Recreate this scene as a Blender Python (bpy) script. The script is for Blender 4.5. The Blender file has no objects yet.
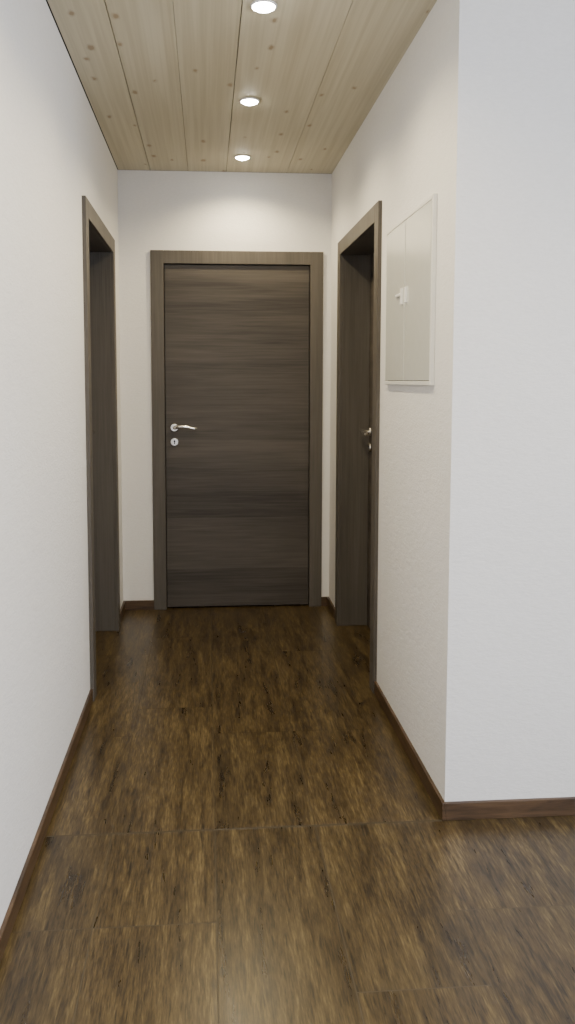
import bpy, bmesh, math, random
from mathutils import Vector, Matrix
random.seed(4)
scn = bpy.context.scene
col = scn.collection

# ------------------------------------------------------------ dimensions
XL, XR = -0.502, 0.736
YC = 2.298           # projecting corner
YE = 4.62            # end wall
YB = -2.6            # back wall
XF = 3.0             # far right wall
H = 2.57
CAMH = 1.37
D0, D1 = 3.28, 4.30  # side door casing outer
DH = 2.118           # casing outer height
EX0, EX1 = -0.320, 0.688
CW = 0.075

# ------------------------------------------------------------ node helpers
def newmat(name):
    m = bpy.data.materials.new(name); m.use_nodes = True
    nt = m.node_tree
    return m, nt, nt.nodes['Principled BSDF']
def N(nt, t, **kw):
    n = nt.nodes.new(t)
    for k, v in kw.items(): setattr(n, k, v)
    return n
def L(nt, a, b): nt.links.new(a, b)
def noise(nt, vec, scale=1, detail=4, rough=.6, dist=0, dims='3D', w=None):
    n = N(nt, 'ShaderNodeTexNoise', noise_dimensions=dims)
    n.inputs['Scale'].default_value = scale
    n.inputs['Detail'].default_value = detail
    n.inputs['Roughness'].default_value = rough
    n.inputs['Distortion'].default_value = dist
    L(nt, vec, n.inputs['Vector'])
    if w is not None: L(nt, w, n.inputs['W'])
    return n.outputs['Fac']
def mapping(nt, sc, src=None):
    if src is None:
        src = N(nt, 'ShaderNodeTexCoord').outputs['Object']
    m = N(nt, 'ShaderNodeMapping'); m.inputs['Scale'].default_value = sc
    L(nt, src, m.inputs['Vector'])
    return m.outputs['Vector']
def ramp(nt, fac, stops):
    r = N(nt, 'ShaderNodeValToRGB')
    e = r.color_ramp.elements
    while len(e) < len(stops): e.new(0.5)
    for i, (p, c) in enumerate(stops):
        e[i].position = p; e[i].color = (*c, 1) if len(c) == 3 else c
    L(nt, fac, r.inputs['Fac'])
    return r.outputs['Color']
def mix(nt, a, b, fac, mode='MIX'):
    m = N(nt, 'ShaderNodeMix', data_type='RGBA', blend_type=mode)
    if isinstance(fac, (int, float)): m.inputs['Factor'].default_value = fac
    else: L(nt, fac, m.inputs['Factor'])
    for s, v in ((m.inputs[6], a), (m.inputs[7], b)):
        if isinstance(v, tuple): s.default_value = (*v, 1)
        else: L(nt, v, s)
    return m.outputs[2]
def math_(nt, op, a, b=None):
    m = N(nt, 'ShaderNodeMath', operation=op)
    for i, v in enumerate((a, b)):
        if v is None: continue
        if isinstance(v, (int, float)): m.inputs[i].default_value = v
        else: L(nt, v, m.inputs[i])
    return m.outputs[0]
def bump(nt, bsdf, h, strength, dist=0.002):
    b = N(nt, 'ShaderNodeBump'); b.inputs['Strength'].default_value = strength
    b.inputs['Distance'].default_value = dist
    L(nt, h, b.inputs['Height']); L(nt, b.outputs['Normal'], bsdf.inputs['Normal'])

# ------------------------------------------------------------ materials
def m_wall():
    m, nt, b = newmat('wallpaper_white')
    f = noise(nt, mapping(nt, (55, 55, 150)), 1, 4, .65)
    h = noise(nt, mapping(nt, (14, 14, 30)), 1, 3, .6)
    g = noise(nt, mapping(nt, (1, 1, 1)), 1.3, 2, .5)
    c = mix(nt, (0.785, 0.775, 0.765), (0.835, 0.825, 0.815), g)
    c = mix(nt, c, ramp(nt, f, [(.3, (.94, .94, .94)), (.65, (1, 1, 1))]), .8, 'MULTIPLY')
    L(nt, c, b.inputs['Base Color'])
    b.inputs['Roughness'].default_value = .75
    b.inputs['Specular IOR Level'].default_value = .25
    s = math_(nt, 'ADD', f, math_(nt, 'MULTIPLY', h, 1.2))
    bump(nt, b, s, .5, .0028)
    return m
def m_floor():
    m, nt, b = newmat('wood_look_floor_tile')
    at = N(nt, 'ShaderNodeAttribute', attribute_name='rnd').outputs['Fac']
    w = math_(nt, 'MULTIPLY', at, 37.0)
    a = noise(nt, mapping(nt, (60, 7, 1)), 1, 8, .72, .15, '4D', w)
    c = noise(nt, mapping(nt, (17, 2.6, 1)), 1, 5, .65, .4, '4D', w)
    d = noise(nt, mapping(nt, (210, 20, 1)), 1, 3, .65, 0, '4D', w)
    s = math_(nt, 'ADD', math_(nt, 'MULTIPLY', a, .34), math_(nt, 'MULTIPLY', c, .33))
    s = math_(nt, 'ADD', s, math_(nt, 'MULTIPLY', d, .33))
    colr = ramp(nt, s, [(.385, (.011, .0072, .0034)), (.455, (.036, .0230, .0095)),
                        (.525, (.074, .0500, .0200)), (.62, (.155, .112, .048))])
    # fine dark vessel strokes
    v = noise(nt, mapping(nt, (120, 12, 1)), 1, 2, .5, 0, '4D', w)
    colr = mix(nt, colr, ramp(nt, v, [(.31, (.35, .33, .30)), (.40, (1, 1, 1))]), .85, 'MULTIPLY')
    t = math_(nt, 'ADD', math_(nt, 'MULTIPLY', at, .18), .90)
    hs = N(nt, 'ShaderNodeHueSaturation'); L(nt, colr, hs.inputs['Color']); L(nt, t, hs.inputs['Value'])
    L(nt, hs.outputs['Color'], b.inputs['Base Color'])
    r = math_(nt, 'ADD', math_(nt, 'MULTIPLY', c, .25), .18)
    L(nt, r, b.inputs['Roughness'])
    b.inputs['Specular IOR Level'].default_value = .45
    bump(nt, b, c, .12, .0008)
    return m
def m_base():
    m, nt, b = newmat('wood_look_baseboard')
    a = noise(nt, mapping(nt, (6, 6, 60)), 1, 5, .6, .5)
    L(nt, ramp(nt, a, [(.35, (.036, .020, .010)), (.65, (.10, .058, .029))]), b.inputs['Base Color'])
    b.inputs['Roughness'].default_value = .4
    return m
def m_ceil():
    m, nt, b = newmat('spruce_ceiling_board')
    at = N(nt, 'ShaderNodeAttribute', attribute_name='rnd').outputs['Fac']
    w = math_(nt, 'MULTIPLY', at, 23.0)
    g = noise(nt, mapping(nt, (70, 1.3, 1)), 1, 3, .5, .4, '4D', w)
    l = noise(nt, mapping(nt, (9, .5, 1)), 1, 2, .5, 0, '4D', w)
    c1 = ramp(nt, g, [(.35, (.54, .495, .37)), (.62, (.63, .585, .455))])
    c1 = mix(nt, c1, ramp(nt, l, [(.4, (.90, .88, .84)), (.6, (1, 1, 1))]), .8, 'MULTIPLY')
    tv = math_(nt, 'ADD', math_(nt, 'MULTIPLY', at, .10), .90)
    hs = N(nt, 'ShaderNodeHueSaturation'); L(nt, c1, hs.inputs['Color']); L(nt, tv, hs.inputs['Value'])
    c1 = hs.outputs['Color']
    tc = mapping(nt, (7.5, 4.0, 1))
    nz = N(nt, 'ShaderNodeTexNoise'); nz.inputs['Scale'].default_value = 6
    L(nt, tc, nz.inputs['Vector'])
    vm = N(nt, 'ShaderNodeVectorMath', operation='MULTIPLY_ADD')
    L(nt, nz.outputs['Color'], vm.inputs[0]); vm.inputs[1].default_value = (.12, .12, 0); L(nt, tc, vm.inputs[2])
    vo = N(nt, 'ShaderNodeTexVoronoi', voronoi_dimensions='2D'); vo.inputs['Scale'].default_value = 1
    L(nt, vm.outputs[0], vo.inputs['Vector'])
    sx = N(nt, 'ShaderNodeSeparateColor'); L(nt, vo.outputs['Color'], sx.inputs[0])
    size = math_(nt, 'MULTIPLY', math_(nt, 'MAXIMUM', math_(nt, 'SUBTRACT', sx.outputs[0], .45), 0.0), .12)
    k = math_(nt, 'SUBTRACT', vo.outputs['Distance'], size)
    kf = ramp(nt, k, [(0.0, (1, 1, 1)), (.02, (.5, .5, .5)), (.08, (0, 0, 0))])
    kk = N(nt, 'ShaderNodeRGBToBW'); L(nt, kf, kk.inputs[0])
    kmask = math_(nt, 'MULTIPLY', kk.outputs[0], math_(nt, 'GREATER_THAN', sx.outputs[0], .5))
    c2 = mix(nt, c1, (.24, .15, .075), math_(nt, 'MULTIPLY', kmask, .75))
    L(nt, c2, b.inputs['Base Color'])
    b.inputs['Roughness'].default_value = .6
    bump(nt, b, g, .1, .001)
    return m
def m_dark(name, horiz, lo, hi):
    m, nt, b = newmat(name)
    if horiz: s1, s2, s3 = (2.2, 2.2, 75), (.7, .7, 9), (5, 5, 240)
    else:     s1, s2, s3 = (75, 75, 2.2), (9, 9, .7), (240, 240, 5)
    a = noise(nt, mapping(nt, s1), 1, 4, .6, .5)
    c = noise(nt, mapping(nt, s2), 1, 3, .6, .3)
    d = noise(nt, mapping(nt, s3), 1, 2, .5)
    s = math_(nt, 'ADD', math_(nt, 'MULTIPLY', a, .38), math_(nt, 'MULTIPLY', c, .42))
    s = math_(nt, 'ADD', s, math_(nt, 'MULTIPLY', d, .2))
    if horiz:   # veneer sections stacked vertically
        sp = N(nt, 'ShaderNodeSeparateXYZ')
        L(nt, N(nt, 'ShaderNodeTexCoord').outputs['Object'], sp.inputs[0])
        fl = math_(nt, 'FLOOR', math_(nt, 'DIVIDE', math_(nt, 'ADD', sp.outputs[2], .07), .155))
        wn = N(nt, 'ShaderNodeTexWhiteNoise', noise_dimensions='1D'); L(nt, fl, wn.inputs['W'])
        s = math_(nt, 'ADD', s, math_(nt, 'MULTIPLY', math_(nt, 'SUBTRACT', wn.outputs['Value'], .5), .15))
    L(nt, ramp(nt, s, [(.34, lo), (.66, hi)]), b.inputs['Base Color'])
    b.inputs['Roughness'].default_value = .5
    b.inputs['Specular IOR Level'].default_value = .35
    bump(nt, b, a, .12, .001)
    return m
def m_plain(name, c, rough=.5, metal=0, emit=None, es=0):
    m, nt, b = newmat(name)
    f = noise(nt, mapping(nt, (30, 30, 30)), 1, 2, .5)
    L(nt, mix(nt, tuple(x*.95 for x in c), tuple(min(1, x*1.03) for x in c), f), b.inputs['Base Color'])
    b.inputs['Roughness'].default_value = rough
    b.inputs['Metallic'].default_value = metal
    if emit:
        b.inputs['Emission Color'].default_value = (*emit, 1)
        b.inputs['Emission Strength'].default_value = es
    return m
WALL = m_wall(); FLOOR = m_floor(); BASE = m_base(); CEIL = m_ceil()
LEAF = m_dark('door_leaf_dark_oak_horizontal', True, (.037, .031, .026), (.096, .083, .070))
FRAME = m_dark('door_frame_dark_oak_vertical', False, (.066, .058, .050), (.118, .105, .090))
STEEL = m_plain('brushed_steel', (.72, .70, .67), .25, 1)
BLACK = m_plain('dark_gap', (.012, .011, .010), .8)
GROUT = m_plain('grout', (.095, .080, .058), .9)
CAB = m_plain('painted_sheet_metal', (.60, .61, .58), .2)
CABF = m_plain('painted_sheet_metal_frame', (.76, .76, .73), .35)
PLAST = m_plain('white_plastic', (.88, .88, .87), .35)
WHITEF = m_plain('window_frame_white', (.8, .8, .8), .4)
LENS = m_plain('led_lens', (1, 1, 1), .4, 0, (1, .95, .82), 80)

def m_glass():
    m = bpy.data.materials.new('window_glass'); m.use_nodes = True
    nt = m.node_tree; nt.nodes.clear()
    o = N(nt, 'ShaderNodeOutputMaterial'); t = N(nt, 'ShaderNodeBsdfTransparent')
    g = N(nt, 'ShaderNodeBsdfGlossy'); g.inputs['Roughness'].default_value = .02
    mx = N(nt, 'ShaderNodeMixShader'); mx.inputs[0].default_value = .05
    L(nt, t.outputs[0], mx.inputs[1]); L(nt, g.outputs[0], mx.inputs[2]); L(nt, mx.outputs[0], o.inputs[0])
    return m
GLASS = m_glass()

# ------------------------------------------------------------ mesh helpers
def bm_box(bm, a, b, mi=0, bev=0):
    r = bmesh.ops.create_cube(bm, size=1)
    vs = r['verts']
    for v in vs:
        v.co = Vector([(a[i]+b[i])/2 + v.co[i]*(b[i]-a[i]) for i in range(3)])
    fs = set(f for v in vs for f in v.link_faces)
    for f in fs: f.material_index = mi
    if bev:
        es = list(set(e for f in fs for e in f.edges))
        rr = bmesh.ops.bevel(bm, geom=es, offset=bev, segments=2, affect='EDGES', profile=.5)
        for f in rr['faces']: f.material_index = mi
def bm_cyl(bm, c, axis, r, depth, mi=0, seg=32, r2=None):
    q = Vector((0, 0, 1)).rotation_difference(Vector(axis).normalized()).to_matrix().to_4x4()
    rr = bmesh.ops.create_cone(bm, cap_ends=True, segments=seg, radius1=r, radius2=r if r2 is None else r2,
                               depth=depth, matrix=Matrix.Translation(c) @ q)
    for f in set(f for v in rr['verts'] for f in v.link_faces):
        f.material_index = mi; f.smooth = len(f.verts) == 4
def bm_tube(bm, pts, rad, mi=0, seg=14, flat=1.0, sub=8):
    P = [Vector(p) for p in pts]; out = []; R = []
    for i in range(len(P)-1):
        p0 = P[max(i-1, 0)]; p1 = P[i]; p2 = P[i+1]; p3 = P[min(i+2, len(P)-1)]
        for k in range(sub):
            t = k/sub
            out.append(.5*((2*p1)+(p2-p0)*t+(2*p0-5*p1+4*p2-p3)*t*t+(3*p1-p0-3*p2+p3)*t**3))
            R.append(rad[i]*(1-t)+rad[i+1]*t)
    out.append(P[-1]); R.append(rad[-1])
    rings = []
    for i, p in enumerate(out):
        d = (out[min(i+1, len(out)-1)]-out[max(i-1, 0)]).normalized()
        up = Vector((0, 0, 1)); s = d.cross(up).normalized(); u = s.cross(d).normalized()
        rings.append([bm.verts.new(p+s*math.cos(2*math.pi*k/seg)*R[i]*flat+u*math.sin(2*math.pi*k/seg)*R[i]) for k in range(seg)])
    for i in range(len(rings)-1):
        for k in range(seg):
            f = bm.faces.new((rings[i][k], rings[i][(k+1) % seg], rings[i+1][(k+1) % seg], rings[i+1][k]))
            f.smooth = True; f.material_index = mi
    for rg in (rings[0], rings[-1]):
        f = bm.faces.new(rg); f.material_index = mi
def finish(bm, name, mats, parent=None):
    bmesh.ops.recalc_face_normals(bm, faces=bm.faces)
    me = bpy.data.meshes.new(name); bm.to_mesh(me); bm.free()
    for m in mats: me.materials.append(m)
    o = bpy.data.objects.new(name, me); col.objects.link(o)
    if parent: o.parent = parent
    return o
def boxes(name, lst, mats, parent=None, bev=0):
    bm = bmesh.new()
    for it in lst:
        bm_box(bm, it[0], it[1], it[2] if len(it) > 2 else 0, bev)
    return finish(bm, name, mats, parent)
def empty(name, loc=(0, 0, 0), rz=0):
    e = bpy.data.objects.new(name, None); col.objects.link(e)
    e.empty_display_size = .1; e.location = loc; e.rotation_euler = (0, 0, rz)
    return e

# ------------------------------------------------------------ room shell
T = .2; OI = .03   # wall thickness; opening inset from casing outer edge
boxes('wall_left', [((XL-T, YB-T, 0), (XL, D0+OI, H)), ((XL-T, D0+OI, DH-OI), (XL, D1-OI, H)),
                    ((XL-T, D1-OI, 0), (XL, YE+T, H))], [WALL])
boxes('wall_right', [((XR, YC, 0), (XR+T, D0+OI, H)), ((XR, D0+OI, DH-OI), (XR+T, D1-OI, H)),
                     ((XR, D1-OI, 0), (XR+T, YE+T, H))], [WALL])
boxes('wall_end', [((XL, YE, 0), (EX0+OI, YE+T, H)), ((EX0+OI, YE, DH-OI), (EX1-OI, YE+T, H)),
                   ((EX1-OI, YE, 0), (XR, YE+T, H))], [WALL])
boxes('wall_front', [((XR+T, YC, 0), (XF, YC+T, H))], [WALL])
# back wall with window; side wall holds the added window
WX0, WX1, WZ0, WZ1 = .5, 2.5, .9, 2.2
boxes('wall_back', [((XL, YB-T, 0), (WX0, YB, H)), ((WX1, YB-T, 0), (XF, YB, H)),
                    ((WX0, YB-T, 0), (WX1, YB, WZ0)), ((WX0, YB-T, WZ1), (WX1, YB, H))], [WALL])
SY0, SY1 = -1.9, .9
boxes('wall_side', [((XF, YB-T, 0), (XF+T, SY0, H)), ((XF, SY1, 0), (XF+T, YC+T, H)),
                    ((XF, SY0, 0), (XF+T, SY1, WZ0)), ((XF, SY0, WZ1), (XF+T, SY1, H))], [WALL])

def window(name, x0, x1, loc, rz):
    e = empty(name, loc, rz)
    fw = .06
    L_ = []
    w = x1-x0; h = WZ1-WZ0
    L_ += [((0, .05, 0), (fw, .11, h)), ((w-fw, .05, 0), (w, .11, h)), ((fw, .05, 0), (w-fw, .11, fw)),
           ((fw, .05, h-fw), (w-fw, .11, h)), ((w/2-fw/2, .05, fw), (w/2+fw/2, .11, h-fw))]
    boxes('frame', L_, [WHITEF], e)
    boxes('glass', [((fw, .075, fw), (w/2-fw/2, .08, h-fw)), ((w/2+fw/2, .075, fw), (w-fw, .08, h-fw))], [GLASS], e)
    return e
window('window_1', WX0, WX1, (WX1, YB, WZ0), math.pi)
window('added_side_window', SY0, SY1, (XF, SY1, WZ0), -math.pi/2)  # unseen window, added to brighten the left wall

# floor : individual tiles over a grout bed
def floor():
    bm = bmesh.new()
    ly = bm.faces.layers.float.new('rnd')
    bm_box(bm, (XL-T, YB-T, -.12), (XF+T, YE+T, -.001), 1)
    w = .31
    YJ = YC-.008
    x = .018
    while x > XL-T: x -= w
    while x < XF+T:
        joints = [YJ]
        k = round((x-.018)/w)
        first = {-2: .41, -1: .41, 0: .86, 1: .66, 2: .41, 3: .41}.get(k, random.uniform(.3, .9))
        y = YJ-first
        while y > YB-T: joints.append(y); y -= .9
        joints.append(YB-T)
        y = YJ+random.choice([.35, .5, .65, .8, .9])
        while y < YE+T: joints.append(y); y += .9
        joints.append(YE+T)
        joints.sort()
        xa, xb = max(x, XL-T), min(x+w, XF+T)
        for a, b in zip(joints[:-1], joints[1:]):
            if b-a < .01: continue
            g = .0007 if a > YJ-.001 else .0014
            ga = .0030 if (abs(a-YJ) < .001) else g
            gb = .0030 if (abs(b-YJ) < .001) else g
            vs = [bm.verts.new(p) for p in ((xa+g, a+ga, 0), (xb-g, a+ga, 0), (xb-g, b-gb, 0), (xa+g, b-gb, 0))]
            f = bm.faces.new(vs); f[ly] = random.random()
        x += w
    return finish(bm, 'floor', [FLOOR, GROUT])
floor()

def ceiling():
    bm = bmesh.new()
    ly = bm.faces.layers.float.new('rnd')
    bm_box(bm, (XL-T, YB-T, H+.03), (XF+T, YE+T, H+.15), 1)  # near-black backing puts the edge gap's shade into the colour
    seams = [XL+.004, -.316, -.10, .12, .47]
    x = .82
    while x < XF: seams.append(x); x += .35
    seams.append(XF)
    for i, (a, b) in enumerate(zip(seams[:-1], seams[1:])):
        before = set(bm.faces)
        ga = .0016 if i in (1, 3) else .0008
        gb = .0016 if i in (0, 2) else .0008
        bm_box(bm, (a+ga, YB, H), (b-gb, YE-.003, H+.029), 0, .0009)
        r = random.random()
        for f in bm.faces:
            if f not in before: f[ly] = r
    return finish(bm, 'ceiling', [CEIL, BLACK])
ceiling()

# baseboards
bh, bt = .056, .011
def bb(name, lst):
    bm = bmesh.new()
    for a, b in lst:
        bm_box(bm, (a[0], a[1], 0), (b[0], b[1], bh), 0, .0015)
    return finish(bm, name, [BASE])
bb('baseboard_left', [((XL, YB), (XL+bt, D0)), ((XL, D1), (XL+bt, YE))])
bb('baseboard_right', [((XR-bt, YC-bt), (XR, D0)), ((XR-bt, D1), (XR, YE))])
bb('baseboard_front', [((XR, YC-bt), (XF, YC))])
bb('baseboard_end', [((XL+bt, YE-bt), (EX0, YE)), ((EX1, YE-bt), (XR-bt, YE))])
bb('baseboard_back', [((XL+bt, YB), (XF, YB+bt))])
bb('baseboard_side', [((XF-bt, YB+bt), (XF, YC-bt))])

# ------------------------------------------------------------ doors
def handle(parent, hx, y, hz, d):
    """lever set, pointing in local x direction d; door face at local y"""
    bm = bmesh.new()
    bm_cyl(bm, (hx, y-.004, hz), (0, 1, 0), .026, .008)
    bm_cyl(bm, (hx, y-.010, hz), (0, -1, 0), .026, .004, r2=.021)
    bm_tube(bm, [(hx, y-.008, hz), (hx, y-.030, hz), (hx+d*.004, y-.048, hz+.001), (hx+d*.022, y-.056, hz+.006),
                 (hx+d*.055, y-.056, hz+.007), (hx+d*.09, y-.055, hz+.001), (hx+d*.118, y-.054, hz-.004),
                 (hx+d*.130, y-.050, hz-.002)],
            [.009, .009, .0095, .011, .011, .010, .009, .006], 0, 16)
    kz = hz-.085
    bm_cyl(bm, (hx, y-.004, kz), (0, 1, 0), .026, .008)
    bm_cyl(bm, (hx, y-.010, kz), (0, -1, 0), .026, .004, r2=.021)
    bm_cyl(bm, (hx, y-.0125, kz+.005), (0, 1, 0), .0055, .002, 1, 16)
    bm_box(bm, (hx-.0025, y-.0135, kz-.013), (hx+.0025, y-.0118, kz+.004), 1)
    return finish(bm, 'lever_handle', [STEEL, BLACK], parent)

def door(name, W, leaf_y, hx, hd, loc, rz, depth=.2):
    """local: x 0..W, wall face at y=0 (room side is -y)"""
    e = empty(name, loc, rz)
    pr = .016
    c = CW
    L_ = [((0, -pr, 0), (c, .001, DH)), ((W-c, -pr, 0), (W, .001, DH)), ((c, -pr, DH-c), (W-c, .001, DH)),
          ((OI, .001, 0), (c, depth, DH-c)), ((W-c, .001, 0), (W-OI, depth, DH-c)),
          ((OI, .001, DH-c), (W-OI, depth, DH-OI))]
    s = .014
    y2 = leaf_y+.04
    boxes('frame', L_, [FRAME], e, .0018)
    boxes('door_stop_and_light_block', [((c, y2, 0), (c+s, depth-.001, DH-c)), ((W-c-s, y2, 0), (W-c, depth-.001, DH-c)),
                        ((c+s, y2, DH-c-s), (W-c-s, depth-.001, DH-c)),
                        ((c+s, y2, 0), (W-c-s, depth-.001, .016))], [BLACK], e)  # floor strip added behind the leaf to block light leaking under it
    g = .004
    bm = bmesh.new()
    bm_box(bm, (c+g, leaf_y, .010), (W-c-g, leaf_y+.039, DH-c-g), 0, .0015)
    finish(bm, 'leaf', [LEAF], e)
    handle(e, hx, leaf_y, 1.09, hd)
    return e
door('door_1', EX1-EX0, .004, CW+.055, 1, (EX0, YE, 0), 0, .06)
door('door_2', D1-D0, .150, CW+.06, 1, (XR, D1, 0), -math.pi/2)
door('door_3', D1-D0, .150, D1-D0-CW-.06, -1, (XL, D0, 0), math.pi/2)

# ------------------------------------------------------------ electrical cabinet
def cabinet():
    W, Hh = .655, .61
    e = empty('electrical_cabinet', (XR, 3.14, 1.352), -math.pi/2)
    f = .014
    boxes('frame', [((0, -.014, 0), (f, 0, Hh)), ((W-f, -.014, 0), (W, 0, Hh)), ((f, -.014, 0), (W-f, 0, f)),
                    ((f, -.014, Hh-f), (W-f, 0, Hh))], [CABF], e, .002)
    boxes('back_plate', [((f, -.003, f), (W-f, -.0005, Hh-f))], [BLACK], e)
    g = .0018; m = W*.47
    boxes('door_panels', [((f+g, -.014, f+g), (m-g*2.4, -.004, Hh-f-g)), ((m+g*2.4, -.014, f+g), (W-f-g, -.004, Hh-f-g))], [CAB], e, .0018)
    bm = bmesh.new()
    zc = .325
    for x, hh in ((m-.030, .030), (m+.030, .028)):
        bm_box(bm, (x-.006, -.022, zc-hh), (x+.006, -.0135, zc+hh), 0, .0015)
    bm_box(bm, (m-.115, -.021, zc+.004), (m-.030, -.0135, zc+.014), 0, .0015)
    finish(bm, 'latches', [PLAST], e)
cabinet()

# ------------------------------------------------------------ downlights
def downlight(x, y, power):
    e = empty('recessed_downlight', (x, y, H))
    bm = bmesh.new()
    seg = 48; prof = [(.043, 0), (.043, -.003), (.040, -.006), (.038, -.006), (.036, -.003), (.036, 0)]
    rings = [[bm.verts.new((r*math.cos(2*math.pi*k/seg), r*math.sin(2*math.pi*k/seg), z)) for k in range(seg)] for r, z in prof]
    for a in range(len(prof)):
        b = (a+1) % len(prof)
        for k in range(seg):
            fc = bm.faces.new((rings[a][k], rings[a][(k+1) % seg], rings[b][(k+1) % seg], rings[b][k])); fc.smooth = True
    finish(bm, 'trim_ring', [PLAST], e)
    bm = bmesh.new()
    bmesh.ops.create_uvsphere(bm, u_segments=32, v_segments=16, radius=.036)
    for v in bm.verts: v.co.z *= .45
    for f in bm.faces: f.smooth = True
    finish(bm, 'lens', [LENS], e)
    ld = bpy.data.lights.new('spot', 'SPOT'); ld.energy = power; ld.color = (1, .82, .50)
    ld.spot_size = math.radians(152); ld.spot_blend = .7; ld.shadow_soft_size = .03
    lo = bpy.data.objects.new('spot', ld); col.objects.link(lo); lo.parent = e; lo.location = (0, 0, -.050)
for x, y in [(.20, 4.31), (.192, 3.46), (.19, 2.60), (.19, 1.78), (.19, .9), (1.8, .9), (1.8, -1.0)]:
    downlight(x, y, 34)

# ------------------------------------------------------------ daylight
def area(name, loc, rot, sx, sy, p, c):
    ld = bpy.data.lights.new(name, 'AREA'); ld.shape = 'RECTANGLE'; ld.size = sx; ld.size_y = sy
    ld.energy = p; ld.color = c
    o = bpy.data.objects.new(name, ld); col.objects.link(o); o.location = loc; o.rotation_euler = rot
area('daylight_back', ((WX0+WX1)/2, YB-T-.1, 1.6), (math.radians(90), 0, 0), 2, 1.3, 88, (.80, .86, 1))
area('added_side_daylight', (XF+T+.1, (SY0+SY1)/2, 1.6), (math.radians(90), 0, math.radians(90)), 2.7, 1.3, 175, (.80, .86, 1))  # area light outside the added side window, aimed at the left wall
w = bpy.data.worlds.new('world'); scn.world = w; w.use_nodes = True
bg = w.node_tree.nodes['Background']; bg.inputs[0].default_value = (.7, .82, 1, 1); bg.inputs[1].default_value = 1.2

# ------------------------------------------------------------ camera
cd = bpy.data.cameras.new('camera'); cam = bpy.data.objects.new('camera', cd); col.objects.link(cam)
cam.location = (0, 0, CAMH)
cam.rotation_euler = (math.radians(90-4.4), 0, math.radians(-4.06))
cd.sensor_fit = 'AUTO'; cd.sensor_width = 36; cd.lens = 780/1024*36
cd.shift_x = (287.5-262)/1024; cd.shift_y = -(512-440)/1024
cd.clip_start = .02
scn.camera = cam
